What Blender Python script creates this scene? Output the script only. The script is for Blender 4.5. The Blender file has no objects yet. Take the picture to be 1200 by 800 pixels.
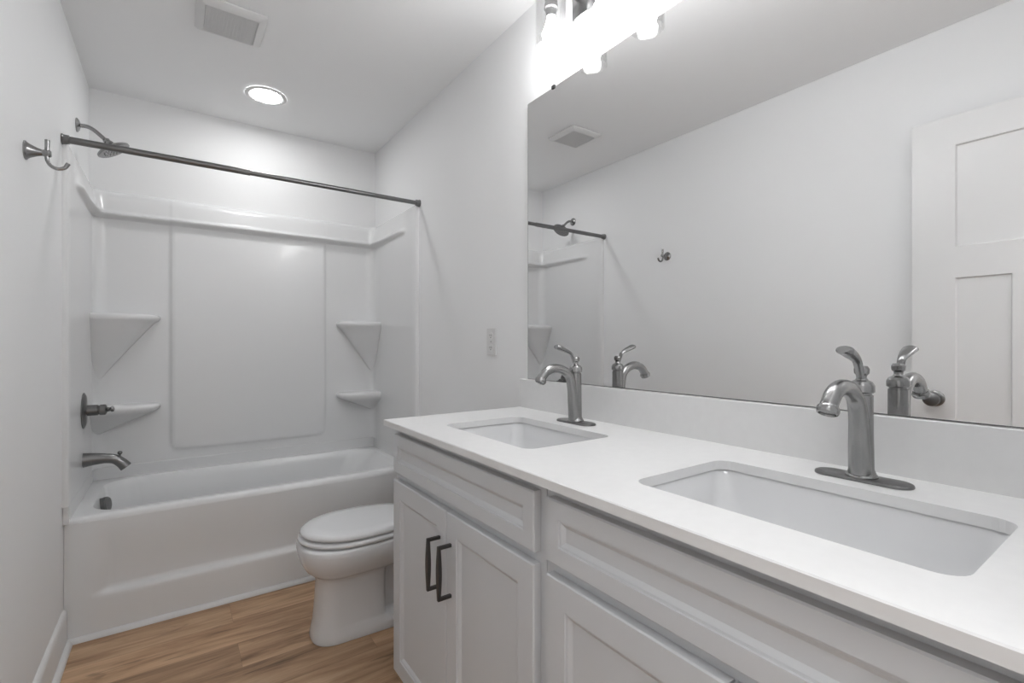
import bpy, bmesh, math
from mathutils import Vector, Matrix
PI = math.pi
sc = bpy.context.scene
C = sc.collection

# ------------------------------------------------------------------ camera, light, exposure
F_PX, YAW, V0 = 562.17, 0.6134, 402.3
CAMX, CAMZ = 0.3517, 1.1675
W, D, H = 1.47, 3.206, 2.458          # room width, depth to the back wall, ceiling height
XM = 1.464                            # face of the mirror
cd = bpy.data.cameras.new('camera')
cam = bpy.data.objects.new('camera', cd); C.objects.link(cam)
cd.sensor_fit = 'HORIZONTAL'; cd.sensor_width = 36.0
cd.lens = F_PX / 1200 * 36.0
cd.shift_y = (V0 - 400) / 1200
cd.clip_start = 0.01
cam.location = (CAMX, 0, CAMZ)
cam.rotation_euler = (PI / 2, 0, -YAW)
sc.camera = cam

world = bpy.data.worlds.new('world'); sc.world = world; world.use_nodes = True
world.node_tree.nodes['Background'].inputs[0].default_value = (1, 1, 1, 1)
world.node_tree.nodes['Background'].inputs[1].default_value = 0.3

CAN_STRENGTH = 50.0                   # recessed ceiling lens
BULB_STRENGTH = 66.0                   # vanity bulbs
HALL_WATTS = 18.0

def area(name, loc, rot, sx, sy, watts):
    l = bpy.data.lights.new(name, 'AREA'); l.shape = 'RECTANGLE'; l.size = sx; l.size_y = sy
    l.energy = watts
    o = bpy.data.objects.new(name, l); C.objects.link(o); o.location = loc; o.rotation_euler = rot
    return o
area('hall_fill_light', (0.5, -0.48, 2.43), (0, 0, 0), 1.4, 0.5, HALL_WATTS)  # unseen fill light, added beyond the doorway to brighten the room

sc.view_settings.view_transform = 'Standard'
sc.view_settings.look = 'None'
sc.view_settings.gamma = 1.0
sc.view_settings.use_curve_mapping = False
sc.view_settings.exposure = 0.42

# ------------------------------------------------------------------ materials
def sock(b, *names):
    for n in names:
        if n in b.inputs: return b.inputs[n]
def mat(name, col, rough=0.5, metal=0.0, coat=0.0, spec=None, bump=0.0, bscale=200, var=0.0):
    m = bpy.data.materials.new(name); m.use_nodes = True
    nt = m.node_tree; b = nt.nodes['Principled BSDF']
    c = col if isinstance(col, tuple) else (col, col, col)
    b.inputs['Base Color'].default_value = (*c, 1)
    b.inputs['Roughness'].default_value = rough
    b.inputs['Metallic'].default_value = metal
    if coat: sock(b, 'Coat Weight').default_value = coat; sock(b, 'Coat Roughness').default_value = 0.08
    if spec is not None: sock(b, 'Specular IOR Level').default_value = spec
    if bump or var:
        tc = nt.nodes.new('ShaderNodeTexCoord')
        n = nt.nodes.new('ShaderNodeTexNoise'); n.inputs['Scale'].default_value = bscale
        nt.links.new(tc.outputs['Object'], n.inputs['Vector'])
        if bump:
            bp = nt.nodes.new('ShaderNodeBump'); bp.inputs['Strength'].default_value = bump
            bp.inputs['Distance'].default_value = 0.001
            nt.links.new(n.outputs['Fac'], bp.inputs['Height']); nt.links.new(bp.outputs['Normal'], b.inputs['Normal'])
        if var:
            r = nt.nodes.new('ShaderNodeValToRGB')
            r.color_ramp.elements[0].position = 0.3; r.color_ramp.elements[1].position = 0.7
            r.color_ramp.elements[0].color = tuple(x * (1 - var) for x in c) + (1,)
            r.color_ramp.elements[1].color = tuple(min(1, x * (1 + var)) for x in c) + (1,)
            nt.links.new(n.outputs['Fac'], r.inputs['Fac']); nt.links.new(r.outputs['Color'], b.inputs['Base Color'])
    return m

M_WALL = mat('wall_paint', (0.895, 0.90, 0.905), 0.7, bump=0.15, bscale=350)
M_CEIL = mat('ceiling_paint', (0.93, 0.935, 0.94), 0.85, bump=0.2, bscale=250)
M_TRIM = mat('trim_paint', 0.80, 0.4)
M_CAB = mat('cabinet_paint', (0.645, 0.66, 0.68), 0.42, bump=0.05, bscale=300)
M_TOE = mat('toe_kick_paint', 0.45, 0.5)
M_ACRYL = mat('glossy_acrylic', (0.815, 0.82, 0.825), 0.25, coat=0.12)
M_PORC = mat('porcelain', (0.78, 0.785, 0.795), 0.12, coat=0.4)
M_QUARTZ = mat('white_quartz', 0.79, 0.38, bump=0.0, var=0.012, bscale=40)
M_NICK = mat('brushed_nickel', 0.32, 0.26, 1.0, bump=0.08, bscale=500)
M_NICKD = mat('satin_nickel', 0.21, 0.34, 1.0)
M_PEWT = mat('dark_pewter', 0.10, 0.38, 1.0)
M_DARK = mat('dark_gap', 0.02, 0.7)
M_GREYP = mat('grey_plastic', 0.25, 0.6)
M_PLAST = mat('white_plastic', 0.75, 0.35)
M_DOOR = mat('door_paint', 0.80, 0.38)
M_MIRR = mat('mirror_silver', 0.86, 0.0, 1.0)
M_MEDGE = mat('mirror_edge', 0.10, 0.3)
M_VENTB = mat('vent_dark', 0.03, 0.8)

def emis(name, col, s):
    m = bpy.data.materials.new(name); m.use_nodes = True
    nt = m.node_tree; b = nt.nodes['Principled BSDF']
    b.inputs['Base Color'].default_value = (*col, 1)
    sock(b, 'Emission Color').default_value = (*col, 1)
    sock(b, 'Emission Strength').default_value = s
    return m
M_LENS = emis('lit_lens', (1, 1, 1), CAN_STRENGTH)
M_BULB = emis('lit_bulb', (1, 1, 1), BULB_STRENGTH)

def glass_mat():
    m = bpy.data.materials.new('clear_glass'); m.use_nodes = True
    nt = m.node_tree; nt.nodes.clear()
    out = nt.nodes.new('ShaderNodeOutputMaterial')
    mix = nt.nodes.new('ShaderNodeMixShader'); tr = nt.nodes.new('ShaderNodeBsdfTransparent')
    gl = nt.nodes.new('ShaderNodeBsdfGlossy'); gl.inputs['Roughness'].default_value = 0.03
    tr.inputs['Color'].default_value = (0.93, 0.93, 0.93, 1)
    fr = nt.nodes.new('ShaderNodeLayerWeight'); fr.inputs['Blend'].default_value = 0.22
    mu = nt.nodes.new('ShaderNodeMath'); mu.operation = 'MULTIPLY_ADD'; mu.inputs[1].default_value = 0.45; mu.inputs[2].default_value = 0.03
    nt.links.new(fr.outputs['Facing'], mu.inputs[0])
    nt.links.new(mu.outputs[0], mix.inputs[0])
    nt.links.new(tr.outputs[0], mix.inputs[1]); nt.links.new(gl.outputs[0], mix.inputs[2])
    nt.links.new(mix.outputs[0], out.inputs[0])
    return m
M_GLASS = glass_mat()

def floor_mat():
    m = bpy.data.materials.new('wood_plank_floor'); m.use_nodes = True
    nt = m.node_tree; L = nt.links; N = nt.nodes
    b = N['Principled BSDF']
    tc = N.new('ShaderNodeTexCoord')
    mp = N.new('ShaderNodeMapping'); mp.inputs['Location'].default_value = (0.19, 0.065, 0)
    L.new(tc.outputs['Object'], mp.inputs['Vector'])
    def brick(c1, c2, mo, ms):
        br = N.new('ShaderNodeTexBrick'); br.offset = 0.37; br.offset_frequency = 2
        br.inputs['Scale'].default_value = 1.0
        br.inputs['Brick Width'].default_value = 1.18; br.inputs['Row Height'].default_value = 0.17
        br.inputs['Mortar Size'].default_value = ms; br.inputs['Mortar Smooth'].default_value = 0.3
        br.inputs['Color1'].default_value = c1; br.inputs['Color2'].default_value = c2
        br.inputs['Mortar'].default_value = mo
        L.new(mp.outputs['Vector'], br.inputs['Vector'])
        return br
    br = brick((0, 0, 0, 1), (1, 1, 1, 1), (0.5, 0.5, 0.5, 1), 0.0)
    # per-plank offset of the grain
    sc_ = N.new('ShaderNodeVectorMath'); sc_.operation = 'SCALE'; sc_.inputs['Scale'].default_value = 7.3
    L.new(br.outputs['Color'], sc_.inputs[0])
    ad = N.new('ShaderNodeVectorMath'); ad.operation = 'ADD'
    L.new(tc.outputs['Object'], ad.inputs[0]); L.new(sc_.outputs['Vector'], ad.inputs[1])
    m2 = N.new('ShaderNodeMapping'); m2.inputs['Scale'].default_value = (0.9, 8, 1)
    L.new(ad.outputs['Vector'], m2.inputs['Vector'])
    n1 = N.new('ShaderNodeTexNoise'); n1.inputs['Scale'].default_value = 1.9; n1.inputs['Detail'].default_value = 8
    n1.inputs['Roughness'].default_value = 0.62; n1.inputs['Distortion'].default_value = 0.5
    L.new(m2.outputs['Vector'], n1.inputs['Vector'])
    r1 = N.new('ShaderNodeValToRGB'); e = r1.color_ramp.elements
    e[0].position = 0.30; e[0].color = (0.18, 0.10, 0.054, 1)
    e[1].position = 0.72; e[1].color = (0.68, 0.47, 0.305, 1)
    x = e.new(0.44); x.color = (0.40, 0.245, 0.142, 1)
    x = e.new(0.56); x.color = (0.54, 0.35, 0.21, 1)
    L.new(n1.outputs['Fac'], r1.inputs['Fac'])
    # fine streaks
    m3 = N.new('ShaderNodeMapping'); m3.inputs['Scale'].default_value = (4, 90, 1)
    L.new(ad.outputs['Vector'], m3.inputs['Vector'])
    n2 = N.new('ShaderNodeTexNoise'); n2.inputs['Scale'].default_value = 2.2; n2.inputs['Detail'].default_value = 5
    L.new(m3.outputs['Vector'], n2.inputs['Vector'])
    r2 = N.new('ShaderNodeMapRange'); r2.inputs['From Min'].default_value = 0.3; r2.inputs['From Max'].default_value = 0.7
    r2.inputs['To Min'].default_value = 0.92; r2.inputs['To Max'].default_value = 1.06
    L.new(n2.outputs['Fac'], r2.inputs['Value'])
    # plank tone
    rt = N.new('ShaderNodeMapRange'); rt.inputs['To Min'].default_value = 0.86; rt.inputs['To Max'].default_value = 1.14
    L.new(br.outputs['Color'], rt.inputs['Value'])
    mu = N.new('ShaderNodeMath'); mu.operation = 'MULTIPLY'
    L.new(r2.outputs[0], mu.inputs[0]); L.new(rt.outputs[0], mu.inputs[1])
    br2 = brick((1, 1, 1, 1), (1, 1, 1, 1), (0.75, 0.75, 0.75, 1), 0.0010)
    mu2 = N.new('ShaderNodeVectorMath'); mu2.operation = 'MULTIPLY'
    L.new(r1.outputs['Color'], mu2.inputs[0]); L.new(br2.outputs['Color'], mu2.inputs[1])
    mu3 = N.new('ShaderNodeVectorMath'); mu3.operation = 'SCALE'
    L.new(mu2.outputs['Vector'], mu3.inputs[0]); L.new(mu.outputs[0], mu3.inputs['Scale'])
    # knots and dark mineral streaks
    m4 = N.new('ShaderNodeMapping'); m4.inputs['Scale'].default_value = (2.6, 13, 1)
    L.new(ad.outputs['Vector'], m4.inputs['Vector'])
    n3 = N.new('ShaderNodeTexNoise'); n3.inputs['Scale'].default_value = 1.5; n3.inputs['Detail'].default_value = 3; n3.inputs['Distortion'].default_value = 1.2
    L.new(m4.outputs['Vector'], n3.inputs['Vector'])
    r3 = N.new('ShaderNodeMapRange'); r3.inputs['From Min'].default_value = 0.60; r3.inputs['From Max'].default_value = 0.74
    r3.inputs['To Min'].default_value = 1.0; r3.inputs['To Max'].default_value = 0.5
    L.new(n3.outputs['Fac'], r3.inputs['Value'])
    mu4 = N.new('ShaderNodeVectorMath'); mu4.operation = 'SCALE'
    L.new(mu3.outputs['Vector'], mu4.inputs[0]); L.new(r3.outputs[0], mu4.inputs['Scale'])
    L.new(mu4.outputs['Vector'], b.inputs['Base Color'])
    b.inputs['Roughness'].default_value = 0.42
    bp = N.new('ShaderNodeBump'); bp.inputs['Strength'].default_value = 0.15; bp.inputs['Distance'].default_value = 0.001
    L.new(n2.outputs['Fac'], bp.inputs['Height']); L.new(bp.outputs['Normal'], b.inputs['Normal'])
    return m
M_FLOOR = floor_mat()

# ------------------------------------------------------------------ mesh helpers
def obj(name, bm, m, parent=None, smooth=False, bevel=0.0, seg=2, angle=None):
    bmesh.ops.recalc_face_normals(bm, faces=bm.faces)
    me = bpy.data.meshes.new(name); bm.to_mesh(me); bm.free()
    mats = m if isinstance(m, list) else [m]
    for k in mats: me.materials.append(k)
    if smooth:
        for p in me.polygons: p.use_smooth = True
        if angle is not None: me.set_sharp_from_angle(angle=math.radians(angle))
    o = bpy.data.objects.new(name, me); C.objects.link(o)
    if parent is not None:
        o.parent = parent
    if bevel:
        b = o.modifiers.new('bevel', 'BEVEL'); b.width = bevel; b.segments = seg
        b.limit_method = 'ANGLE'; b.angle_limit = math.radians(40)
    return o
def tag(o, label, cat, group=None):
    o['label'] = label; o['category'] = cat
    if group: o['group'] = group
    return o
def thing(name, label, cat, group=None, loc=(0, 0, 0)):
    o = bpy.data.objects.new(name, None); C.objects.link(o); o.empty_display_size = 0.05
    o.location = loc
    return tag(o, label, cat, group)
def struct(name, bm, m, parent=None, **k):
    o = obj(name, bm, m, parent, **k); o['kind'] = 'structure'
    return o
def box(bm, x0, x1, y0, y1, z0, z1):
    v = [bm.verts.new(p) for p in ((x0, y0, z0), (x1, y0, z0), (x1, y1, z0), (x0, y1, z0),
                                   (x0, y0, z1), (x1, y0, z1), (x1, y1, z1), (x0, y1, z1))]
    for f in ((0, 3, 2, 1), (4, 5, 6, 7), (0, 1, 5, 4), (1, 2, 6, 5), (2, 3, 7, 6), (3, 0, 4, 7)):
        bm.faces.new([v[i] for i in f])
    return bm
def B(*a):
    bm = bmesh.new(); box(bm, *a); return bm
def loft(bm, rings, cap0=True, cap1=True, closed=True):
    R = [[bm.verts.new(p) for p in r] for r in rings]
    n = len(R[0])
    for a, b in zip(R, R[1:]):
        for i in range(n if closed else n - 1):
            j = (i + 1) % n
            bm.faces.new((a[i], a[j], b[j], b[i]))
    if cap0: bm.faces.new(R[0][::-1])
    if cap1: bm.faces.new(R[-1])
    return R
def lathe(bm, prof, origin=(0, 0, 0), axis='Z', n=32, cap0=True, cap1=True):
    """prof: list of (radius, height along axis)"""
    ax = {'Z': Vector((0, 0, 1)), 'X': Vector((1, 0, 0)), 'Y': Vector((0, 1, 0))}[axis] if isinstance(axis, str) else Vector(axis).normalized()
    u = ax.orthogonal().normalized(); w = ax.cross(u)
    o = Vector(origin)
    rings = [[tuple(o + ax * h + (u * math.cos(2 * PI * i / n) + w * math.sin(2 * PI * i / n)) * max(r, 1e-5)) for i in range(n)] for r, h in prof]
    loft(bm, rings, cap0, cap1); return bm
def catmull(pts, k=6):
    P = [Vector(p) for p in pts]; out = []
    Q = [P[0] * 2 - P[1]] + P + [P[-1] * 2 - P[-2]]
    for i in range(1, len(Q) - 2):
        a, b, c, d = Q[i - 1:i + 3]
        for s in range(k):
            t = s / k
            out.append(0.5 * ((2 * b) + (c - a) * t + (2 * a - 5 * b + 4 * c - d) * t * t + (3 * b - a - 3 * c + d) * t ** 3))
    out.append(P[-1]); return out
def tube(bm, path, radii, n=16, flat=1.0, side=None, cap=True):
    """tube along points; radii one value or per point; flat scales the thickness normal to 'side'"""
    P = [Vector(p) for p in path]; m = len(P)
    if not isinstance(radii, (list, tuple)): radii = [radii] * m
    if len(radii) != m:
        rr = []
        for i in range(m):
            t = i / (m - 1) * (len(radii) - 1); a = min(int(t), len(radii) - 2); f = t - a
            rr.append(radii[a] * (1 - f) + radii[a + 1] * f)
        radii = rr
    rings = []; u = None
    for i in range(m):
        t = (P[min(i + 1, m - 1)] - P[max(i - 1, 0)]).normalized()
        if side is not None:
            u = (Vector(side) - t * t.dot(Vector(side))).normalized()
        elif u is None: u = t.orthogonal().normalized()
        else: u = (u - t * t.dot(u)).normalized()
        w = t.cross(u)
        rings.append([tuple(P[i] + (u * math.cos(2 * PI * k / n) + w * flat * math.sin(2 * PI * k / n)) * radii[i]) for k in range(n)])
    loft(bm, rings, cap, cap); return bm
def rrect(cx, cy, hx, hy, r, z, k=6):
    """rounded rectangle ring with 4*(k+1) points, counter-clockwise"""
    r = max(min(r, hx - 1e-4, hy - 1e-4), 1e-4); pts = []
    for q, (sx, sy) in enumerate(((1, 1), (-1, 1), (-1, -1), (1, -1))):
        for i in range(k + 1):
            a = PI / 2 * (q + i / k)
            pts.append((cx + sx * (hx - r) + r * math.cos(a), cy + sy * (hy - r) + r * math.sin(a), z))
    return pts
def sm(a, b, x):
    t = max(0, min(1, (x - a) / (b - a))); return t * t * (3 - 2 * t)

# ------------------------------------------------------------------ room shell
T = 0.10
YR = -0.07                            # rear wall face, pierced by the doorway
DX0, DX1, DZ = 0.05, 0.84, 2.08       # doorway opening
struct('floor', B(-0.9, W + 0.5, -1.6, D + T, -0.05, 0), M_FLOOR)
struct('ceiling', B(-0.9, W + 0.5, -1.6, D + T, H, H + 0.05), M_CEIL)
struct('wall_left', B(-T, 0, YR - T, D + T, 0, H), M_WALL)
struct('wall_right', B(W, W + T, YR - T, D + T, 0, H), M_WALL)
struct('wall_back', B(0, W, D, D + T, 0, H), M_WALL)
bm = bmesh.new()
box(bm, 0, DX0, YR - T, YR, 0, H); box(bm, DX1, W, YR - T, YR, 0, H); box(bm, DX0, DX1, YR - T, YR, DZ, H)
struct('wall_rear', bm, M_WALL)
bm = bmesh.new()
box(bm, -0.9, W + 0.5, -1.6, -1.5, 0, H); box(bm, -0.9, -0.8, -1.5, YR - T, 0, H); box(bm, W + 0.4, W + 0.5, -1.5, YR - T, 0, H)
box(bm, -0.8, -T, YR - T - 0.1, YR - T, 0, H); box(bm, W + T, W + 0.4, YR - T - 0.1, YR - T, 0, H)
struct('wall_hall', bm, M_WALL)
# doorway casing, on the room side
bm = bmesh.new()
box(bm, DX1, DX1 + 0.025, YR, YR + 0.012, 0, DZ + 0.04); box(bm, DX0 - 0.04, DX1 + 0.025, YR, YR + 0.012, DZ, DZ + 0.06)
struct('trim_1', bm, M_TRIM, bevel=0.003)
# baseboard with shoe moulding, left wall
def profile_run(prof, p0, p1, up=(0, 0, 1), out=(1, 0, 0)):
    bm = bmesh.new(); o = Vector(out)
    rings = [[tuple(Vector(p) + o * a + Vector((0, 0, h))) for a, h in prof] for p in (p0, p1)]
    loft(bm, rings); return bm
basep = [(0, 0), (0.013, 0), (0.013, 0.118), (0.010, 0.132), (0.004, 0.138), (0, 0.140)]
shoep = [(0.0, 0)] + [(0.017 * math.cos(a), 0.019 * math.sin(a)) for a in [i * PI / 12 for i in range(7)]]
struct('baseboard_left', profile_run(basep, (0, 0.70, 0), (0, 2.512, 0)), M_TRIM, smooth=True, angle=35)
struct('trim_2', profile_run(shoep, (0.013, 0.70, 0), (0.013, 2.512, 0)), M_TRIM, smooth=True, angle=40)
struct('baseboard_right', profile_run(basep, (W, 2.50, 0), (W, 1.52, 0), out=(-1, 0, 0)), M_TRIM, smooth=True, angle=35)
struct('trim_3', profile_run(shoep, (0.013, 2.514, 0), (W - 0.014, 2.514, 0), out=(0, -1, 0)), M_TRIM, smooth=True, angle=40)

# ------------------------------------------------------------------ bathtub
RIM = 0.478; TY = 2.530; APY = 2.514
tub = thing('bathtub', 'white alcove bathtub with a recessed apron set across the far end of the room', 'bathtub', loc=(W / 2, TY, 0))
def L(o, parent):      # keep world coordinates although parented to an empty at another place
    o.matrix_parent_inverse = Matrix.Translation(-Vector(parent.location)); return o
bm = bmesh.new()
x0, x1, y1 = 0.001, W - 0.001, D - 0.004
cx, cy = (x0 + x1) / 2, (TY + y1) / 2; hx, hy = (x1 - x0) / 2, (y1 - TY) / 2
ocx, ohx = (0.075 + 1.405) / 2, (1.405 - 0.075) / 2        # opening
oy0, oy1 = TY + 0.062, y1 - 0.055
ocy, ohy = (oy0 + oy1) / 2, (oy1 - oy0) / 2
K = 8
def mixr(a, b, f, z):
    return [(p[0] * (1 - f) + q[0] * f, p[1] * (1 - f) + q[1] * f, z) for p, q in zip(a, b)]
outer = rrect(cx, cy, hx, hy, 0.012, RIM - 0.02, K)
rings = [rrect(cx, cy, hx, hy, 0.012, RIM - 0.024, K),
         rrect(cx, cy, hx - 0.003, hy - 0.003, 0.014, RIM - 0.010, K),
         rrect(cx, cy, hx - 0.010, hy - 0.010, 0.018, RIM - 0.002, K),
         rrect(cx, cy, hx - 0.020, hy - 0.020, 0.02, RIM, K),
         rrect(ocx, ocy, ohx + 0.016, ohy + 0.014, 0.12, RIM + 0.001, K),
         rrect(ocx, ocy, ohx + 0.006, ohy + 0.005, 0.12, RIM - 0.003, K),
         rrect(ocx, ocy, ohx, ohy, 0.12, RIM - 0.014, K)]
for f, z, dxl, dxr, dy, r in ((0, 0.44, 0.004, 0.03, 0.008, 0.125), (0, 0.36, 0.012, 0.075, 0.02, 0.13), (0, 0.26, 0.022, 0.13, 0.035, 0.13),
                              (0, 0.17, 0.035, 0.19, 0.05, 0.13), (0, 0.125, 0.06, 0.23, 0.075, 0.12), (0, 0.105, 0.12, 0.30, 0.13, 0.09)):
    a, b = ocx - ohx + dxl, ocx + ohx - dxr
    rings.append(rrect((a + b) / 2, ocy, (b - a) / 2, ohy - dy, r, z, K))
loft(bm, rings, cap0=False, cap1=True)
# upstand round the three walls
for (a0, a1, b0, b1) in ((x0, x1, y1 - 0.020, y1), (x0, x0 + 0.018, 2.500, y1 - 0.02), (x1 - 0.018, x1, 2.500, y1 - 0.02)):
    box(bm, a0, a1, b0, b1, RIM - 0.01, 0.538)
L(obj('basin', bm, M_ACRYL, tub, smooth=True, angle=38), tub)
# apron
bm = bmesh.new()
xs = sorted(set([x0, 0.06, 0.08, 0.10, 0.115, 0.125, 0.135, 0.15, W - 0.15, W - 0.135, W - 0.125, W - 0.115, W - 0.10, W - 0.08, W - 0.06, x1] + [0.2 + 0.1 * i for i in range(12)]))
zs = [0.0, 0.08, 0.14, 0.152, 0.160, 0.167, 0.173, 0.18, 0.19, 0.21, 0.25, 0.30, 0.35, 0.40, 0.43, 0.445, 0.458]
def apd(x, z):
    e = 0.115 + 0.05 * max(0, (0.24 - z)) * 4
    mx = sm(0.085, 0.14, x) * sm(0.085, 0.14, W - x)
    mz = sm(0.155, 0.182, z) * (1 - 0.95 * sm(0.19, 0.44, z))
    return 0.022 * mx * mz
def apy(x, z):
    base = APY + (TY - APY) * (z / 0.458)
    return base + apd(x, z)
G = [[bm.verts.new((x, apy(x, z), z)) for x in xs] for z in zs]
for a, b in zip(G, G[1:]):
    for i in range(len(xs) - 1): bm.faces.new((a[i], a[i + 1], b[i + 1], b[i]))
Bk = [[bm.verts.new((x, TY + 0.05, z)) for x in (x0, x1)] for z in (0, 0.458)]
for i, e in ((0, 0), (-1, 1)):
    bm.faces.new([r[i] for r in G] + [Bk[1][e], Bk[0][e]])
L(obj('apron', bm, M_ACRYL, tub, smooth=True, angle=50), tub)
bm = bmesh.new(); lathe(bm, [(0.034, -0.01), (0.034, 0.012), (0.036, 0.014), (0.036, 0.026), (0.031, 0.031), (0.0, 0.032)], (0.078, 2.86, 0.430), axis=(1, -0.25, 0.10))
op = obj('overflow_plate', bm, M_NICKD, tub, smooth=True, angle=35); L(op, tub); op['label'] = 'brushed nickel overflow plate'
bm = bmesh.new(); lathe(bm, [(0.034, 0), (0.034, 0.004), (0.02, 0.007), (0.0, 0.010)], (0.33, 2.86, 0.105))
L(obj('drain', bm, M_NICKD, tub, smooth=True, angle=35), tub)

# ------------------------------------------------------------------ surround
SZ0, SZ1 = 0.538, 1.946; LIP = 1.822
sur = thing('shower_surround', 'glossy white moulded shower wall surround rising from the bathtub rim', 'shower surround', loc=(W / 2, D, SZ0))
IN = 0.018                                                    # base stand-off from the wall
rc = 0.055
plan = []                                                     # (x, y, nx, ny, side)
yf = 2.490
def addl(x0_, y0_, x1_, y1_, nx, ny, ts):
    for t in ts: plan.append((x0_ + (x1_ - x0_) * t, y0_ + (y1_ - y0_) * t, nx, ny))
# left wall run, front to corner
front = [(0.0, yf, 0.7, -0.7), (0.006, yf + 0.001, 0.7, -0.7), (0.012, yf + 0.004, 0.9, -0.4), (0.016, yf + 0.010, 1, 0), (IN, yf + 0.02, 1, 0)]
plan += front
ycorn = D - IN - rc; xr = W - IN
for y in (2.55, 2.60, 2.625, 2.635, 2.645, 2.655, 2.67, 2.70, 2.80, 2.9, 3.0, 3.07): plan.append((IN, y, 1, 0))
for i in range(9):
    a = PI - PI / 2 * i / 8
    plan.append((IN + rc + rc * math.cos(a), ycorn + rc * math.sin(a), -math.cos(a), -math.sin(a)))
for x in (0.16, 0.24, 0.30, 0.322, 0.328, 0.334, 0.340, 0.346, 0.36, 0.40, 0.5, 0.6, 0.7, 0.8, 0.9, 1.0, 1.08, 1.12, 1.128, 1.134, 1.140, 1.146, 1.152, 1.17, 1.24, 1.32):
    plan.append((x, D - IN, 0, -1))
for i in range(9):
    a = PI / 2 - PI / 2 * i / 8
    plan.append((xr - rc + rc * math.cos(a), ycorn + rc * math.sin(a), -math.cos(a), -math.sin(a)))
for y in (3.07, 3.0, 2.9, 2.8, 2.70, 2.67, 2.655, 2.645, 2.635, 2.625, 2.60, 2.55): plan.append((xr, y, -1, 0))
plan += [(W - x, y, -nx, ny) for x, y, nx, ny in front[::-1]]
zs = [SZ0, 0.545, 0.57, 0.578, 0.584, 0.590, 0.596, 0.602, 0.61, 0.63, 0.66, 0.72, 0.8, 0.9, 1.0, 1.1, 1.2, 1.3, 1.4, 1.5, 1.6, 1.7, 1.76, 1.79, 1.803, 1.809, 1.813, 1.817, 1.821, 1.824, 1.8275, 1.831, 1.837, 1.843, 1.85, 1.88, 1.91, 1.935, 1.942, SZ1]
def ledge(z):
    if z < 1.803: return 0
    if z < 1.824: return 0.038 * sm(1.803, 1.824, z)
    if z < 1.831: return 0.038
    if z < 1.843: return 0.038 - 0.014 * (z - 1.831) / 0.012
    return 0.024 * (1 - (z - 1.843) / (SZ1 - 1.843)) if z < SZ1 else 0
def off(x, y, ny, z):
    d = ledge(z)
    if ny > -0.99: d *= sm(2.62, 2.70, y) * (0.60 + 0.40 * sm(2.9, D - IN, y))
    if y > D - IN - 0.002:                                    # raised centre panel of the back wall
        r = 0.05; px0, px1, pz0 = 0.337, 1.137, 0.590
        # signed distance to the panel outline with rounded lower corners
        dx = max(px0 + r - x, x - (px1 - r)); dz = pz0 + r - z
        if dx > 0 and dz > 0: s = math.hypot(dx, dz) - r
        else: s = max(dx, dz) - r
        d += (0.010 - 0.006 * sm(1.79, 1.82, z)) * (1 - sm(-0.010, 0.010, s))
    # thicker bullnose front band
    if z > SZ1 - 0.012: d -= 0.010 * sm(SZ1 - 0.012, SZ1, z)
    return d
bm = bmesh.new()
G = [[bm.verts.new((x + nx * off(x, y, ny, z), y + ny * off(x, y, ny, z), z)) for x, y, nx, ny in plan] for z in zs]
for a, b in zip(G, G[1:]):
    for i in range(len(plan) - 1): bm.faces.new((a[i], a[i + 1], b[i + 1], b[i]))
# top flange to the wall and a back skin
tp = [bm.verts.new((min(max(x - nx * IN * 1.0, 0.0), W) if abs(nx) > 0.3 else x, min(y - ny * IN, D) if ny < -0.3 and y > 2.7 else y, SZ1 + 0.004)) for x, y, nx, ny in plan]
for i in range(len(plan) - 1): bm.faces.new((G[-1][i], G[-1][i + 1], tp[i + 1], tp[i]))
bt = [bm.verts.new((v.co.x, v.co.y, SZ0)) for v in tp]
for i in range(len(plan) - 1): bm.faces.new((tp[i], tp[i + 1], bt[i + 1], bt[i]))
L(obj('wall_panel', bm, M_ACRYL, sur, smooth=True, angle=40), sur)
# corner shelves with tapering corbels beneath
def shelf(side, z, wx, dy, ztoe):
    """side 0 left corner, 1 right corner; wx reach along the back wall, dy reach along the side wall"""
    X = lambda u: IN + u if side == 0 else W - IN - u
    yb = D - IN
    bm = bmesh.new()
    def ring(s, zz, grow=0.0):
        pts = [(X(-0.004), yb + 0.004, zz)]
        n = 14
        ax_, ay_ = wx * s + grow, dy * s + grow
        for i in range(n + 1):
            a = PI / 2 * i / n
            e = 0.62                                          # superellipse: a nearly square nose
            pts.append((X(max(ax_ * abs(math.cos(a)) ** e, 0.0)), yb - ay_ * abs(math.sin(a)) ** e, zz))
        return pts
    rings = [ring(0.93, z + 0.0), ring(0.975, z - 0.004), ring(1.0, z - 0.013), ring(0.995, z - 0.024), ring(0.965, z - 0.034), ring(0.91, z - 0.042)]
    for i in range(1, 9):
        t = i / 8; rings.append(ring(0.86 * (1 - t) ** 1.05 + 0.04, z - 0.044 - (z - 0.044 - ztoe) * t))
    loft(bm, rings)
    return L(obj('shelf', bm, M_ACRYL, sur, smooth=True, angle=42), sur)
shelf(0, 1.318, 0.275, 0.13, 0.96)
shelf(0, 0.855, 0.275, 0.15, 0.70)
shelf(1, 1.308, 0.245, 0.15, 0.96)
shelf(1, 0.852, 0.245, 0.15, 0.72)

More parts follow.
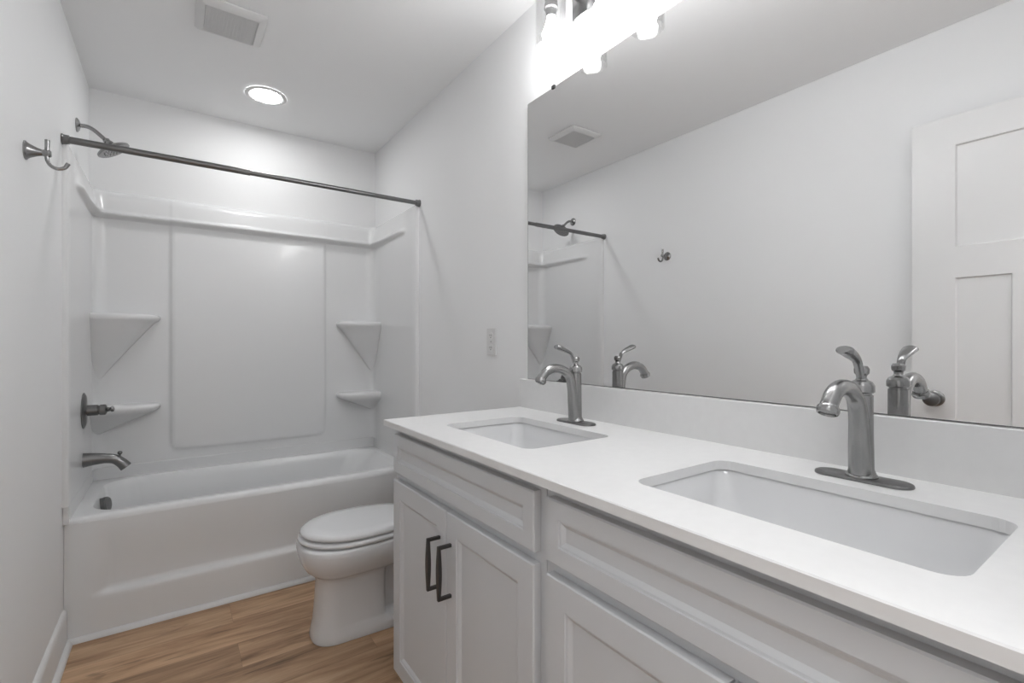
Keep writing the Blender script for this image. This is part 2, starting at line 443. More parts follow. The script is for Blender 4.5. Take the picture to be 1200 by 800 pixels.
# ------------------------------------------------------------------ shower fittings on the left wall
sh = thing('wall_shower', 'brushed nickel shower head on a bent arm above the bathtub', 'shower head', loc=(0, 2.82, 2.126))
bm = bmesh.new(); lathe(bm, [(0.030, 0), (0.030, 0.004), (0.022, 0.010), (0.010, 0.014)], (0.0005, 2.82, 2.126), 'X')
L(obj('wall_flange', bm, M_NICK, sh, smooth=True, angle=35), sh)
bm = bmesh.new(); tube(bm, catmull([(0.01, 2.82, 2.126), (0.035, 2.82, 2.127), (0.058, 2.82, 2.118), (0.082, 2.82, 2.098), (0.104, 2.82, 2.078)]), 0.0085)
L(obj('arm', bm, M_NICK, sh, smooth=True, angle=40), sh)
ax = Vector((0.55, 0.0, -0.84)).normalized()
bm = bmesh.new()
lathe(bm, [(0.010, -0.004), (0.013, 0.000), (0.013, 0.008), (0.017, 0.012), (0.020, 0.022), (0.034, 0.030), (0.052, 0.037), (0.061, 0.042),
           (0.066, 0.046), (0.066, 0.051), (0.062, 0.054), (0.0, 0.054)], Vector((0.100, 2.82, 2.084)), ax)
L(obj('spray_head', bm, M_NICK, sh, smooth=True, angle=30), sh)
bm = bmesh.new()
c0 = Vector((0.100, 2.82, 2.084)) + ax * 0.0545
u = ax.orthogonal().normalized(); w = ax.cross(u)
for rr, n in ((0.012, 6), (0.026, 12), (0.040, 18)):
    for i in range(n):
        a = 2 * PI * i / n
        lathe(bm, [(0.0025, -0.001), (0.002, 0.002)], c0 + u * rr * math.cos(a) + w * rr * math.sin(a), ax, n=8)
nz = L(obj('nozzles', bm, M_GREYP, sh), sh)

vt = thing('shower_valve', 'round nickel shower valve plate with lever handle on the tub side wall', 'shower valve', loc=(IN, 2.87, 0.865))
bm = bmesh.new(); lathe(bm, [(0.080, 0), (0.080, 0.003), (0.066, 0.009), (0.030, 0.013), (0.025, 0.013)], (IN, 2.87, 0.865), 'X', n=48)
L(obj('trim_plate', bm, M_NICKD, vt, smooth=True, angle=30), vt)
bm = bmesh.new(); lathe(bm, [(0.025, 0.012), (0.024, 0.050), (0.021, 0.052), (0.021, 0.056), (0.024, 0.058), (0.024, 0.076), (0.019, 0.080), (0.011, 0.083), (0.009, 0.094), (0.012, 0.098), (0.011, 0.106), (0.0, 0.109)], (IN, 2.87, 0.865), 'X')
L(obj('hub', bm, M_NICKD, vt, smooth=True, angle=30), vt)
bm = bmesh.new(); tube(bm, catmull([(0.108, 2.87, 0.865), (0.110, 2.845, 0.868), (0.116, 2.810, 0.874), (0.124, 2.785, 0.884)]), [0.009, 0.008, 0.010, 0.006], flat=0.6)
L(obj('lever_handle', bm, M_NICKD, vt, smooth=True, angle=40), vt)

ts = thing('tub_spout', 'curved nickel tub spout with diverter knob above the bathtub rim', 'tub spout', loc=(IN, 2.86, 0.64))
bm = bmesh.new()
path = catmull([(IN, 2.86, 0.644), (0.055, 2.86, 0.645), (0.095, 2.86, 0.643), (0.128, 2.86, 0.635), (0.152, 2.86, 0.615), (0.168, 2.86, 0.594)])
tube(bm, path, [0.033, 0.027, 0.022, 0.021, 0.022, 0.024], n=24)
L(obj('spout', bm, M_NICKD, ts, smooth=True, angle=50), ts)
bm = bmesh.new(); lathe(bm, [(0.004, 0), (0.004, 0.014), (0.008, 0.017), (0.010, 0.023), (0.007, 0.029), (0, 0.031)], (0.146, 2.86, 0.640), n=16)
L(obj('diverter_knob', bm, M_NICKD, ts, smooth=True, angle=50), ts)

# ------------------------------------------------------------------ curtain rod
rod = thing('shower_curtain_rod', 'straight nickel shower curtain rod spanning wall to wall above the bathtub', 'curtain rod', loc=(W / 2, 2.484, 1.948))
bm = bmesh.new(); tube(bm, [(0.006, 2.484, 1.948), (W / 2 - .1, 2.484, 1.948)], 0.0135, n=20); tube(bm, [(W / 2 - .1, 2.484, 1.948), (W - 0.006, 2.484, 1.948)], 0.0115, n=20)
L(obj('rod_tube', bm, M_NICKD, rod, smooth=True, angle=40), rod)
for xx, s in ((0.0, 1), (W, -1)):
    bm = bmesh.new(); lathe(bm, [(0.020, 0), (0.020, 0.004), (0.0175, 0.006), (0.0170, 0.022), (0.0135, 0.024)], (xx, 2.484, 1.948), (s, 0, 0), n=24)
    L(obj('end_cap', bm, M_NICKD, rod, smooth=True, angle=35), rod)

# ------------------------------------------------------------------ robe hook, left wall
hk = thing('robe_hook', 'brushed nickel robe hook mounted on the left wall before the bathtub', 'hook', loc=(0, 1.935, 1.724))
bm = bmesh.new(); lathe(bm, [(0.027, 0), (0.027, 0.003), (0.024, 0.005), (0.020, 0.010), (0.012, 0.026), (0.0085, 0.038), (0.008, 0.040)], (0, 1.935, 1.724), 'X')
L(obj('wall_flange', bm, M_NICK, hk, smooth=True, angle=35), hk)
bm = bmesh.new(); lathe(bm, [(0.008, 0.036), (0.010, 0.040), (0.010, 0.054), (0.008, 0.056), (0, 0.056)], (0, 1.935, 1.724), 'X', n=20)
tube(bm, [(0.047, 1.935, 1.724), (0.047, 1.935, 1.764)], 0.0058, n=14)
L(obj('post', bm, M_NICK, hk, smooth=True, angle=35), hk)
bm = bmesh.new(); tube(bm, catmull([(0.047, 1.935, 1.722), (0.047, 1.935, 1.705), (0.055, 1.935, 1.690), (0.070, 1.935, 1.684), (0.085, 1.935, 1.690), (0.093, 1.935, 1.704)]), [0.0052, 0.005, 0.005, 0.0058], n=14)
L(obj('curved_hook', bm, M_NICK, hk, smooth=True, angle=40), hk)

# ------------------------------------------------------------------ ceiling fan grille and recessed light
vf = thing('ceiling_vent_fan', 'square white exhaust fan grille on the ceiling', 'exhaust fan', loc=(0.537, 2.22, H))
vx0, vx1, vy0, vy1 = 0.418, 0.656, 2.10, 2.338
bm = bmesh.new()
vcx, vcy, vh = (vx0 + vx1) / 2, (vy0 + vy1) / 2, 0.119
loft(bm, [rrect(vcx, vcy, vh, vh, 0.012, H - 0.001, 4), rrect(vcx, vcy, vh, vh, 0.012, H - 0.006, 4), rrect(vcx, vcy, vh - 0.006, vh - 0.006, 0.012, H - 0.012, 4),
          rrect(vcx, vcy, vh - 0.026, vh - 0.026, 0.006, H - 0.021, 4), rrect(vcx, vcy, vh - 0.030, vh - 0.030, 0.005, H - 0.021, 4), rrect(vcx, vcy, vh - 0.031, vh - 0.031, 0.005, H - 0.006, 4)], cap0=False, cap1=False)
L(obj('frame', bm, M_PLAST, vf, smooth=True, angle=30), vf)
g = vh - 0.031
L(obj('backing', B(vcx - g, vcx + g, vcy - g, vcy + g, H - 0.008, H - 0.002), M_VENTB, vf), vf)
bm = bmesh.new()
n = 26
for i in range(n):
    y = vcy - g + 2 * g * (i + 0.5) / n
    box(bm, vcx - g, vcx + g, y - 0.0013, y + 0.0013, H - 0.020, H - 0.013)
for i in range(1, 14):
    x = vcx - g + 2 * g * i / 14
    box(bm, x - 0.0010, x + 0.0010, vcy - g, vcy + g, H - 0.0185, H - 0.0145)
gr = L(obj('grille', bm, M_PLAST, vf), vf)

cl = thing('recessed_ceiling_light', 'round lit recessed downlight in the ceiling over the bathtub', 'ceiling light', loc=(0.743, 2.781, H))
bm = bmesh.new(); lathe(bm, [(0.098, 0.001), (0.098, 0.004), (0.092, 0.007), (0.084, 0.008), (0.076, 0.006), (0.072, 0.003)], (0.743, 2.781, H), (0, 0, -1), n=64, cap0=False, cap1=False)
L(obj('trim_ring', bm, M_PLAST, cl, smooth=True, angle=35), cl)
bm = bmesh.new(); lathe(bm, [(0.073, 0.0015), (0.073, 0.004), (0.0, 0.005)], (0.743, 2.781, H), (0, 0, -1), n=48)
L(obj('lens', bm, M_LENS, cl, smooth=True, angle=60), cl)

# ------------------------------------------------------------------ mirror
MY0, MY1, MZ0, MZ1 = 0.02, 1.474, 1.032, 2.087
mi = thing('wall_mirror', 'large frameless wall mirror above the double vanity', 'mirror', loc=(W, 0.75, MZ0))
bm = B(XM + 0.0002, W - 0.0005, MY0, MY1, MZ0, MZ1)
L(obj('backing', bm, M_MEDGE, mi), mi)
bm = bmesh.new(); f = bm.faces.new([bm.verts.new(p) for p in ((XM, MY0 + .001, MZ0 + .001), (XM, MY0 + .001, MZ1 - .001), (XM, MY1 - .0015, MZ1 - .001), (XM, MY1 - .0015, MZ0 + .001))])
box(bm, XM, XM + 0.0004, MY0 + .001, MY1 - .0015, MZ0 + .001, MZ1 - .001); bmesh.ops.delete(bm, geom=[f], context='FACES_ONLY')
L(obj('mirror_glass', bm, M_MIRR, mi), mi)
for y in (1.322, 0.25):
    bm = B(XM - 0.004, W - 0.001, y - 0.008, y + 0.008, MZ1 - 0.006, MZ1 + 0.006)
    k = L(obj('mirror_clip', bm, M_DARK, mi, bevel=0.001), mi); k['label'] = 'small dark mirror clip'

# ------------------------------------------------------------------ outlet, right wall
ol = thing('wall_outlet', 'white duplex electrical outlet on the right wall beside the mirror', 'outlet', loc=(W, 1.738, 1.175))
L(obj('cover_plate', B(W - 0.005, W - 0.0003, 1.702, 1.774, 1.117, 1.233), M_PLAST, ol, bevel=0.002), ol)
for dz in (-0.026, 0.026):
    bm = bmesh.new(); lathe(bm, [(0.016, 0), (0.016, 0.002), (0.0, 0.0022)], (W - 0.0045, 1.738, 1.175 + dz), (-1, 0, 0), n=24)
    s = L(obj('socket', bm, M_TRIM, ol, smooth=True, angle=30), ol)
    bm = bmesh.new()
    box(bm, W - 0.0074, W - 0.0066, 1.7305, 1.7325, 1.172 + dz, 1.181 + dz); box(bm, W - 0.0074, W - 0.0066, 1.7435, 1.7455, 1.172 + dz, 1.181 + dz)
    lathe(bm, [(0.0022, 0), (0.0022, 0.0008)], (W - 0.0066, 1.738, 1.167 + dz), (-1, 0, 0), n=10)
    q = obj('slots', bm, M_DARK, s)
bm = bmesh.new(); lathe(bm, [(0.003, 0), (0.003, 0.001), (0, 0.0015)], (W - 0.005, 1.738, 1.175), (-1, 0, 0), n=12)
L(obj('screw', bm, M_GREYP, ol, smooth=True), ol)

# ------------------------------------------------------------------ vanity light
vl = thing('vanity_light', 'nickel vanity light bar with clear glass cylinder shades above the mirror', 'wall light', loc=(W, 0.74, 2.30))
LX = 1.370; LYS = (1.222, 0.980, 0.740, 0.498, 0.256)
L(obj('back_plate', B(W - 0.024, W - 0.0005, 0.272, 1.206, 2.246, 2.366), M_NICK, vl, bevel=0.004), vl)
def move(o, parent): o.matrix_parent_inverse = Matrix.Translation(-Vector(parent.location)); return o
for ly in LYS:
    bm = bmesh.new()
    aw = min(max(ly, 0.288), 1.19)
    tube(bm, catmull([(W - 0.02, aw, 2.325), (W - 0.06, (aw + ly) / 2, 2.337), (LX, ly, 2.345)], 5), 0.007, n=14)
    move(obj('arm', bm, M_NICK, vl, smooth=True, angle=40), vl)
    bm = bmesh.new()
    lathe(bm, [(0.0, 2.358), (0.020, 2.356), (0.021, 2.335), (0.021, 2.285), (0.023, 2.283), (0.023, 2.272), (0.019, 2.268), (0.016, 2.245), (0.0, 2.245)], (LX, ly, 0), n=28)
    move(obj('socket', bm, M_NICK, vl, smooth=True, angle=30), vl)
    bm = bmesh.new()
    lathe(bm, [(0.022, 2.340), (0.040, 2.338), (0.049, 2.328), (0.051, 2.31), (0.051, 2.150), (0.0515, 2.146), (0.0495, 2.145), (0.048, 2.150), (0.048, 2.310), (0.046, 2.325), (0.038, 2.333), (0.022, 2.336)],
          (LX, ly, 0), n=40, cap0=False, cap1=False)
    k = move(obj('glass_shade', bm, M_GLASS, vl, smooth=True, angle=40), vl)
    bm = bmesh.new()
    pr = [(0.0, 2.157)] + [(0.029 * math.sin(a), 2.186 - 0.029 * math.cos(a)) for a in [PI * i / 16 for i in range(1, 12)]] + [(0.017, 2.224), (0.0135, 2.236), (0.013, 2.246)]
    lathe(bm, pr, (LX, ly, 0), n=28)
    move(obj('light_bulb', bm, M_BULB, vl, smooth=True), vl)

# ------------------------------------------------------------------ countertop with undermount sinks
CT, CB = 0.9216, 0.9030
CX0, CX1, CY0, CY1 = 0.906, W - 0.001, -0.062, 1.510
SX0, SX1 = 1.020, 1.302
S1 = (0.885, 1.312); S2 = (0.135, 0.578)
ct = thing('vanity_countertop', 'white quartz vanity countertop with backsplash and two sink cutouts', 'countertop', loc=(1.18, 0.72, CB))
bm = bmesh.new()
def zone(y0, y1, sy):
    K = 6
    hole = rrect((SX0 + SX1) / 2, sum(sy) / 2, (SX1 - SX0) / 2, (sy[1] - sy[0]) / 2, 0.030, CT, K)
    cx_, cy_ = (SX0 + SX1) / 2, sum(sy) / 2
    x0_, x1_ = CX0 + 0.002, CX1
    def ray(p):
        dx, dy = p[0] - cx_, p[1] - cy_; t = 1e9
        if dx > 1e-9: t = min(t, (x1_ - cx_) / dx)
        if dx < -1e-9: t = min(t, (x0_ - cx_) / dx)
        if dy > 1e-9: t = min(t, (y1 - cy_) / dy)
        if dy < -1e-9: t = min(t, (y0 - cy_) / dy)
        return (cx_ + dx * t, cy_ + dy * t, CT)
    out = [ray(p) for p in hole]
    n = len(hole)
    hv = [bm.verts.new(p) for p in hole]; ov = [bm.verts.new(p) for p in out]
    wx, wy = x1_ - x0_, y1 - y0
    def peri(p):                      # position along the outline, counter-clockwise from (x1_, y0)
        if abs(p[0] - x1_) < 1e-7: return p[1] - y0
        if abs(p[1] - y1) < 1e-7: return wy + x1_ - p[0]
        if abs(p[0] - x0_) < 1e-7: return wy + wx + y1 - p[1]
        return 2 * wy + wx + p[0] - x0_
    P_ = 2 * (wx + wy); corners = [(0.0, x1_, y0), (wy, x1_, y1), (wy + wx, x0_, y1), (2 * wy + wx, x0_, y0)]
    for i in range(n):
        j = (i + 1) % n
        sa = peri(out[i]); span = (peri(out[j]) - sa) % P_
        cs = sorted(((c[0] - sa) % P_, c) for c in corners)
        extra = [bm.verts.new((c[1], c[2], CT)) for d_, c in cs if 1e-7 < d_ < span - 1e-7]
        bm.faces.new([hv[i], ov[i]] + extra + [ov[j], hv[j]])
    # eased edge and wall of the cutout
    lows = rrect(cx_, cy_, (SX1 - SX0) / 2, (sy[1] - sy[0]) / 2, 0.030, CB, K)
    lv = [bm.verts.new(p) for p in lows]
    for i in range(n):
        j = (i + 1) % n; bm.faces.new((hv[i], hv[j], lv[j], lv[i]))
YM = 0.7235
zone(YM, CY1 - 0.002, S1); zone(CY0 + 0.002, YM, S2)
# front, end and under faces
def quad(*p): bm.faces.new([bm.verts.new(q) for q in p])
e = 0.002
quad((CX0 + e, CY0, CT), (CX0 + e, CY1 - e, CT), (CX0, CY1 - e, CT - e), (CX0, CY0, CT - e))
quad((CX0, CY0, CT - e), (CX0, CY1 - e, CT - e), (CX0, CY1 - e, CB), (CX0, CY0, CB))
quad((CX0 + e, CY1 - e, CT), (CX1, CY1 - e, CT), (CX1, CY1, CT - e), (CX0, CY1, CT - e))
quad((CX0, CY1, CT - e), (CX1, CY1, CT - e), (CX1, CY1, CB), (CX0, CY1, CB))
quad((CX0, CY1 - e, CT - e), (CX0, CY1, CT - e), (CX0, CY1, CB), (CX0, CY1 - e, CB))
quad((CX0 + e, CY1 - e, CT), (CX0, CY1, CT - e), (CX0, CY1 - e, CT - e))
quad((CX0 + e, CY0 + e, CT), (CX1, CY0 + e, CT), (CX1, CY0, CT - e), (CX0, CY0, CT - e))
quad((CX0, CY0, CT - e), (CX1, CY0, CT - e), (CX1, CY0, CB), (CX0, CY0, CB))
xi = FRX = 0.944
quad((CX0, CY0, CB), (xi, CY0, CB), (xi, CY1, CB), (CX0, CY1, CB))
quad((xi, CY0, CB), (xi, CY1, CB), (xi, CY1, CB + 0.0001), (xi, CY0, CB + 0.0001))
L(obj('slab', bm, M_QUARTZ, ct), ct)
L(obj('backsplash', B(W - 0.020, W - 0.001, CY0, CY1, CT - 0.002, 1.0300), M_QUARTZ, ct, bevel=0.0015), ct)

def sink(sy, label):
    t = thing('sink_basin', label, 'sink', 'undermount sinks', loc=((SX0 + SX1) / 2, sum(sy) / 2, CB))
    cx_, cy_ = (SX0 + SX1) / 2, sum(sy) / 2; hx_, hy_ = (SX1 - SX0) / 2 + 0.004, (sy[1] - sy[0]) / 2 + 0.004
    bm = bmesh.new(); K = 8
    zt = CB - 0.0005
    spec = [(0.030, 0.0, 0.03), (0.022, 0.001, 0.032), (0.0, 0.0, 0.034), (-0.004, -0.010, 0.036), (-0.010, -0.045, 0.04), (-0.018, -0.085, 0.045), (-0.032, -0.105, 0.05), (-0.06, -0.116, 0.05), (-0.10, -0.122, 0.03)]
    rings = [rrect(cx_, cy_, hx_ + g_, hy_ + g_, r_, zt + z_ - (0.0 if z_ > -0.01 else 0), K) for g_, z_, r_ in spec]
    # outer shell below
    outer = [rrect(cx_, cy_, hx_ + g_ + 0.012, hy_ + g_ + 0.012, r_, zt + z_ - 0.012, K) for g_, z_, r_ in spec[3:]][::-1]
    loft(bm, [rrect(cx_, cy_, hx_ + 0.030, hy_ + 0.030, 0.03, zt - 0.010, K)] + rings, cap0=False, cap1=True)
    loft(bm, [rrect(cx_, cy_, hx_ + 0.030, hy_ + 0.030, 0.03, zt - 0.010, K)] + outer[::-1], cap0=False, cap1=True)
    L(obj('bowl', bm, M_PORC, t, smooth=True, angle=45), t)
    bm = bmesh.new(); lathe(bm, [(0.026, 0), (0.026, 0.003), (0.020, 0.005), (0.016, 0.003), (0.0, 0.004)], (cx_, cy_, zt - 0.1222), n=28)
    L(obj('drain', bm, M_NICKD, t, smooth=True, angle=35), t)
    return t
sink(S1, 'white rectangular undermount sink at the far end of the countertop')
sink(S2, 'white rectangular undermount sink nearest the camera in the countertop')

# ------------------------------------------------------------------ vanity faucets
FX = 1.370
def faucet(y, label):
    t = thing('vanity_faucet', label, 'faucet', 'single lever vanity faucets', loc=(FX, y, CT))
    zb = CT
    bm = bmesh.new()
    loft(bm, [rrect(FX, y, 0.027 + a, 0.076 + a, 0.027 + a, zb + z, 10) for a, z in ((0, 0.0003), (0, 0.003), (-0.001, 0.0048), (-0.003, 0.0058))])
    dp = L(obj('deck_plate', bm, M_NICKD, t, smooth=True, angle=30), t); dp['label'] = 'dark nickel deck plate'
    bm = bmesh.new()
    lathe(bm, [(0.025, zb + 0.0055), (0.025, zb + 0.008), (0.022, zb + 0.012), (0.0190, zb + 0.020), (0.0178, zb + 0.08), (0.0175, zb + 0.153), (0.0155, zb + 0.1535), (0.0155, zb + 0.1565), (0, zb + 0.1565)], (FX, y, 0), n=32)
    L(obj('body', bm, M_NICK, t, smooth=True, angle=30), t)
    bm = bmesh.new()
    lathe(bm, [(0.0, zb + 0.155), (0.0170, zb + 0.1565), (0.0198, zb + 0.159), (0.0198, zb + 0.170), (0.0182, zb + 0.173), (0.016, zb + 0.177), (0.010, zb + 0.180), (0.0075, zb + 0.184), (0.008, zb + 0.188), (0.0115, zb + 0.192), (0.012, zb + 0.200), (0.009, zb + 0.205), (0, zb + 0.206)], (FX, y, 0), n=28)
    L(obj('cap', bm, M_NICK, t, smooth=True, angle=30), t)
    # spout: rises along the front of the body and arches over the bowl
    bm = bmesh.new()
    pth = catmull([(FX - 0.006, y, zb + 0.012), (FX - 0.010, y, zb + 0.060), (FX - 0.014, y, zb + 0.105), (FX - 0.026, y, zb + 0.145), (FX - 0.056, y, zb + 0.166), (FX - 0.088, y, zb + 0.171),
                   (FX - 0.116, y, zb + 0.163), (FX - 0.133, y, zb + 0.147), (FX - 0.138, y, zb + 0.139)], 6)
    tube(bm, pth, [0.0185, 0.017, 0.0150, 0.0138, 0.0135, 0.0135, 0.0132, 0.0138], n=24)
    L(obj('spout', bm, M_NICK, t, smooth=True, angle=50), t)
    bm = bmesh.new()
    ax = (pth[-1] - pth[-3]).normalized()
    lathe(bm, [(0.0145, -0.004), (0.0165, -0.001), (0.0170, 0.004), (0.0155, 0.009), (0.013, 0.010), (0.012, 0.007), (0, 0.007)], pth[-1], ax, n=28)
    L(obj('aerator', bm, M_NICK, t, smooth=True, angle=30), t)
    # lever
    bm = bmesh.new()
    lp = catmull([(FX - 0.004, y, zb + 0.180), (FX - 0.012, y, zb + 0.200), (FX - 0.022, y, zb + 0.215), (FX - 0.048, y, zb + 0.226), (FX - 0.072, y, zb + 0.234), (FX - 0.080, y, zb + 0.236)], 6)
    tube(bm, lp, [0.0065, 0.007, 0.008, 0.0125, 0.0145, 0.010], n=18, flat=0.55, side=(0, 1, 0))
    L(obj('lever', bm, M_NICK, t, smooth=True, angle=50), t)
    return t
faucet(1.103, 'nickel arched faucet behind the far sink')
faucet(0.346, 'nickel arched faucet behind the near sink')

# ------------------------------------------------------------------ vanity cabinets
FXF = 0.945; FD = 0.926               # face frame plane, front of the doors
def panel_front(x, y0, y1, z0, z1, fw, th):
    """door / drawer front: flat frame, stepped moulding and recessed panel, facing -x"""
    bm = bmesh.new()
    def ring(i, xx):
        return [(xx, y0 + i, z0 + i), (xx, y1 - i, z0 + i), (xx, y1 - i, z1 - i), (xx, y0 + i, z1 - i)]
    rings = [ring(0, x + th), ring(0, x + 0.0025), ring(0.0025, x), ring(fw, x), ring(fw + 0.001, x + 0.003), ring(fw + 0.005, x + 0.0035),
             ring(fw + 0.013, x + 0.0085), ring(fw + 0.0145, x + 0.0085)]
    loft(bm, rings, True, True); return bm
def handle(yc, z0, z1):
    bm = bmesh.new()
    xo = FD - 0.034
    for z in (z0 + 0.004, z1 - 0.004): box(bm, xo, FD - 0.0003, yc - 0.004, yc + 0.004, z - 0.004, z + 0.004)
    n = 10; rings = []
    for i in range(n + 1):
        t = i / n; z = z0 + (z1 - z0) * t; w_ = 0.004 + 0.0042 * math.sin(PI * t) ** 1.5; d_ = 0.0035 + 0.001 * math.sin(PI * t)
        rings.append([(xo - d_, yc - w_, z), (xo + d_, yc - w_, z), (xo + d_, yc + w_, z), (xo - d_, yc + w_, z)])
    loft(bm, rings); return bm
def cabinet(ya, yb, dy, label, endpanel):
    t = thing('vanity_cabinet', label, 'cabinet', 'vanity cabinets', loc=(1.2, (ya + yb) / 2, 0))
    bm = bmesh.new()
    xb = W - 0.002
    box(bm, FXF + 0.019, xb, ya, ya + 0.016, 0.10, CB - 0.001); box(bm, FXF + 0.019, xb, yb - 0.016, yb, 0.10, CB - 0.001)
    box(bm, FXF + 0.019, xb, ya + 0.016, yb - 0.016, 0.10, 0.116); box(bm, xb - 0.006, xb, ya + .016, yb - .016, 0.116, CB - 0.001)
    L(obj('carcass', bm, M_CAB, t), t)
    bm = bmesh.new()                  # face frame with openings behind the fronts
    s = 0.035
    box(bm, FXF, FXF + 0.0188, ya + 0.0005, ya + s, 0.10, CB - 0.001); box(bm, FXF, FXF + 0.0188, yb - s, yb - 0.0005, 0.10, CB - 0.001)
    for z0, z1 in ((0.10, 0.16), (0.715, 0.775), (0.862, CB - 0.001)): box(bm, FXF, FXF + 0.0188, ya + s, yb - s, z0, z1)
    L(obj('face_frame', bm, M_CAB, t), t)
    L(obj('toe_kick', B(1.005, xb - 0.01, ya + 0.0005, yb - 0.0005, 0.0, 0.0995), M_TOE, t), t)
    d0, dm, d1 = dy
    L(obj('drawer_front', panel_front(FD, d0, d1, 0.758, 0.878, 0.034, 0.0185), M_CAB, t), t)
    for q, (a, b, hy_) in enumerate(((dm + 0.002, d1, dm + 0.035), (d0, dm - 0.002, dm - 0.027))):
        dr = L(obj('door', panel_front(FD, a, b, 0.125, 0.734, 0.052, 0.0185), M_CAB, t), t)
        h = obj('handle', handle(hy_, 0.524, 0.660), M_PEWT, dr); h['label'] = 'dark pewter bar handle'
    return t
cabinet(YM + 0.0005, 1.492, (0.743, 1.112, 1.476), 'light grey vanity cabinet unit at the far end beside the toilet', True)
cabinet(-0.058, YM - 0.0005, (-0.040, 0.340, 0.704), 'light grey vanity cabinet unit nearest the camera', False)

# ------------------------------------------------------------------ toilet
TYc = 2.005
to = thing('toilet', 'white elongated toilet with closed lid between the vanity and the bathtub', 'toilet', loc=(1.1, TYc, 0))
def egg(xf, xb, b, z, xc=None, n=48, e=1.0, tilt=0.0):
    xc = xf + (xb - xf) * 0.42 if xc is None else xc; pts = []
    for i in range(n):
        a = 2 * PI * i / n; c_, s_ = math.cos(a), math.sin(a)
        if c_ >= 0: x = xc - (xc - xf) * abs(c_) ** e; 
        else: x = xc + (xb - xc) * abs(c_) ** 0.75
        y = TYc + b * math.copysign(abs(s_) ** (1.0 if c_ >= 0 else 0.8), s_)
        pts.append((x, y, z + tilt * (x - xf)))
    return pts
def pedge(x0_, x1_, b, z, r, k=11):    # rounded rectangle with the same point count as egg
    pts = rrect((x0_ + x1_) / 2, TYc, (x1_ - x0_) / 2, b, r, z, k)
    return pts
bm = bmesh.new()
def ped(xf, xb, bf, bb, z, step=0.0):   # outline: rounded nose, then straight sides that may step in behind
    xc = xf + bf * 0.95; half = []
    for i in range(13):
        a = PI / 2 * i / 12
        half.append((xc - (xc - xf) * math.cos(a) ** 0.9, bf * math.sin(a) ** 0.8 if i else 0.0))
    xs_ = [xc + (1.050 - xc) * k / 4 for k in (1, 2, 3, 4)] + [1.062, 1.070, 1.078, 1.10, 1.10 + (xb - 1.10) * 0.6, xb - 0.02, xb]
    for k, x in enumerate(xs_):
        f = (x - xc) / (xb - xc); y = bf + (bb - bf) * f
        if step and x > 1.055: y -= step * sm(1.055, 1.080, x)
        if k == len(xs_) - 1: y -= 0.02
        half.append((x, y))
    pts = [(x, TYc + y, z) for x, y in half] + [(x, TYc - y, z) for x, y in half[:0:-1]]
    return pts
rings = [ped(0.792, 1.36, 0.098, 0.118, 0.001), ped(0.790, 1.36, 0.100, 0.118, 0.010), ped(0.794, 1.345, 0.098, 0.115, 0.030),
         ped(0.799, 1.32, 0.094, 0.098, 0.055), ped(0.802, 1.32, 0.092, 0.094, 0.068, 0.040), ped(0.808, 1.30, 0.091, 0.092, 0.14, 0.045), ped(0.812, 1.29, 0.092, 0.094, 0.20, 0.045), ped(0.813, 1.29, 0.095, 0.098, 0.238, 0.040),
         ped(0.806, 1.30, 0.104, 0.106, 0.254, 0.02), ped(0.788, 1.30, 0.126, 0.118, 0.266), ped(0.769, 1.30, 0.147, 0.132, 0.284), ped(0.755, 1.30, 0.163, 0.147, 0.310),
         ped(0.747, 1.30, 0.173, 0.154, 0.338), ped(0.744, 1.30, 0.177, 0.156, 0.362), ped(0.746, 1.30, 0.176, 0.155, 0.378), ped(0.751, 1.30, 0.171, 0.152, 0.385), ped(0.76, 1.29, 0.163, 0.145, 0.387)]
loft(bm, rings)
L(obj('bowl', bm, M_PORC, to, smooth=True, angle=60), to)
def slab(prof, **k):
    bm = bmesh.new(); loft(bm, [egg(a, b, c, z) for a, b, c, z in prof]); return bm
L(obj('seat', slab([(0.760, 1.205, 0.160, 0.3875), (0.758, 1.208, 0.162, 0.3915), (0.748, 1.218, 0.172, 0.3925), (0.745, 1.22, 0.175, 0.399), (0.747, 1.218, 0.173, 0.406), (0.758, 1.21, 0.162, 0.410)]), M_PORC, to, smooth=True, angle=60), to)
L(obj('lid', slab([(0.772, 1.20, 0.150, 0.4102), (0.770, 1.202, 0.151, 0.4150), (0.757, 1.22, 0.166, 0.416), (0.753, 1.222, 0.169, 0.422), (0.757, 1.22, 0.166, 0.431), (0.772, 1.21, 0.152, 0.437), (0.82, 1.18, 0.115, 0.440), (0.90, 1.10, 0.05, 0.441)]), M_PORC, to, smooth=True, angle=60), to)
bm = bmesh.new()
for s in (-1, 1): tube(bm, [(1.232, TYc + s * 0.10, 0.400), (1.232, TYc + s * 0.05, 0.400)], 0.012, n=16)
box(bm, 1.20, 1.245, TYc - 0.09, TYc + 0.09, 0.390, 0.400)
L(obj('hinge', bm, M_PORC, to, smooth=True, angle=40), to)
bm = bmesh.new()
loft(bm, [rrect(1.365, TYc, 0.080, 0.185, 0.03, 0.391, 6), rrect(1.365, TYc, 0.092, 0.200, 0.03, 0.43, 6), rrect(1.365, TYc, 0.098, 0.212, 0.03, 0.69, 6)])
L(obj('tank', bm, M_PORC, to, smooth=True, angle=45), to)
bm = bmesh.new()
loft(bm, [rrect(1.365, TYc, 0.100, 0.216, 0.03, 0.6905, 6), rrect(1.365, TYc, 0.103, 0.220, 0.032, 0.696, 6), rrect(1.365, TYc, 0.103, 0.220, 0.032, 0.715, 6), rrect(1.365, TYc, 0.097, 0.214, 0.028, 0.722, 6)])
L(obj('tank_lid', bm, M_PORC, to, smooth=True, angle=45), to)
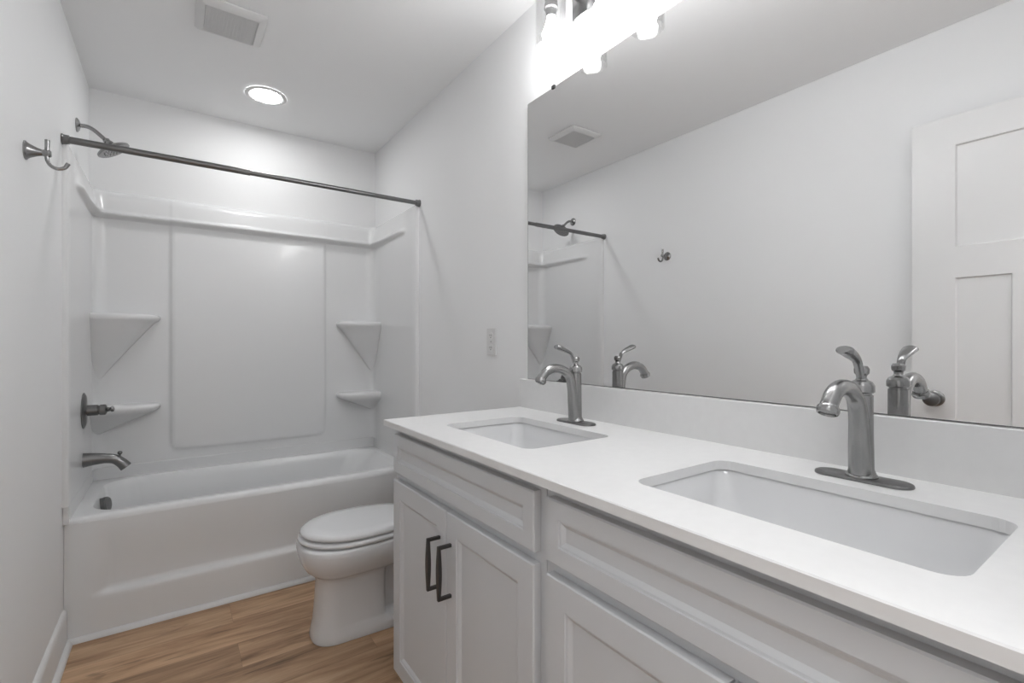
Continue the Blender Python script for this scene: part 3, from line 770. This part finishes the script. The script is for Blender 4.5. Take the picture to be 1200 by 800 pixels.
bm = bmesh.new(); tube(bm, [(1.264, TYc + 0.15, 0.64), (1.250, TYc + 0.15, 0.64)], 0.012); tube(bm, [(1.250, TYc + 0.155, 0.64), (1.250, TYc + 0.085, 0.632)], [0.007, 0.009], flat=0.6)
L(obj('flush_lever', bm, M_NICK, to, smooth=True, angle=40), to)
for s in (-1, 1):
    bm = bmesh.new(); lathe(bm, [(0.016, 0.036), (0.016, 0.048), (0.010, 0.056), (0, 0.058)], (1.10, TYc + s * 0.112, 0), n=20)
    L(obj('bolt_cap', bm, M_PORC, to, smooth=True, angle=50), to)

# ------------------------------------------------------------------ open door against the left wall
dr = thing('open_door', 'white panelled door standing open against the left wall, seen in the mirror', 'door', loc=(0.06, -0.045, 0))
x0, x1 = 0.040, 0.076; dy0, dy1, dz0, dz1 = -0.045, 0.672, 0.012, 2.060
panels = [(0.090, 0.536, 1.545, 1.945), (0.380, 0.538, 0.24, 1.425), (0.090, 0.250, 0.24, 1.425)]
bm = bmesh.new()
ys = sorted({dy0, dy1, 0.090, 0.250, 0.380, 0.537}); 
ps = [(0.090, 0.537, 1.545, 1.945), (0.380, 0.537, 0.24, 1.425), (0.090, 0.250, 0.24, 1.425)]
zs_ = sorted({dz0, 0.24, 1.425, 1.545, 1.945, dz1})
def inpan(y, z): return any(a < y < b and c < z < d for a, b, c, d in ps)
for xf_, s in ((x1, 1), (x0, -1)):
    for ya, yb in zip(ys, ys[1:]):
        for za, zb in zip(zs_, zs_[1:]):
            if inpan((ya + yb) / 2, (za + zb) / 2): continue
            bm.faces.new([bm.verts.new(p) for p in ((xf_, ya, za), (xf_, yb, za), (xf_, yb, zb), (xf_, ya, zb))])
    for a, b, c, d in ps:
        i = 0.009; o = [(xf_, a, c), (xf_, b, c), (xf_, b, d), (xf_, a, d)]
        n_ = [(xf_ - s * i, a + 0.004, c + 0.004), (xf_ - s * i, b - 0.004, c + 0.004), (xf_ - s * i, b - 0.004, d - 0.004), (xf_ - s * i, a + 0.004, d - 0.004)]
        loft(bm, [o, n_], False, True)
loft(bm, [[(x0, dy0, dz0), (x0, dy1, dz0), (x0, dy1, dz1), (x0, dy0, dz1)], [(x1, dy0, dz0), (x1, dy1, dz0), (x1, dy1, dz1), (x1, dy0, dz1)]], False, False)
bmesh.ops.remove_doubles(bm, verts=bm.verts, dist=1e-5)
L(obj('slab', bm, M_DOOR, dr), dr)
bm = bmesh.new()
lathe(bm, [(0.032, 0), (0.032, 0.004), (0.026, 0.009), (0.012, 0.011), (0.010, 0.026), (0.014, 0.032), (0.026, 0.040), (0.029, 0.050), (0.026, 0.058), (0.014, 0.064), (0, 0.065)], (x1, 0.598, 0.948), 'X')
L(obj('door_knob', bm, M_NICKD, dr, smooth=True, angle=40), dr)
for z in (0.25, 1.03, 1.82):
    bm = bmesh.new(); tube(bm, [(x0 - 0.002, dy0 - 0.002, z - 0.045), (x0 - 0.002, dy0 - 0.002, z + 0.045)], 0.006, n=12)
    L(obj('hinge', bm, M_NICKD, dr, smooth=True, angle=40), dr)
bpy.context.view_layer.update()
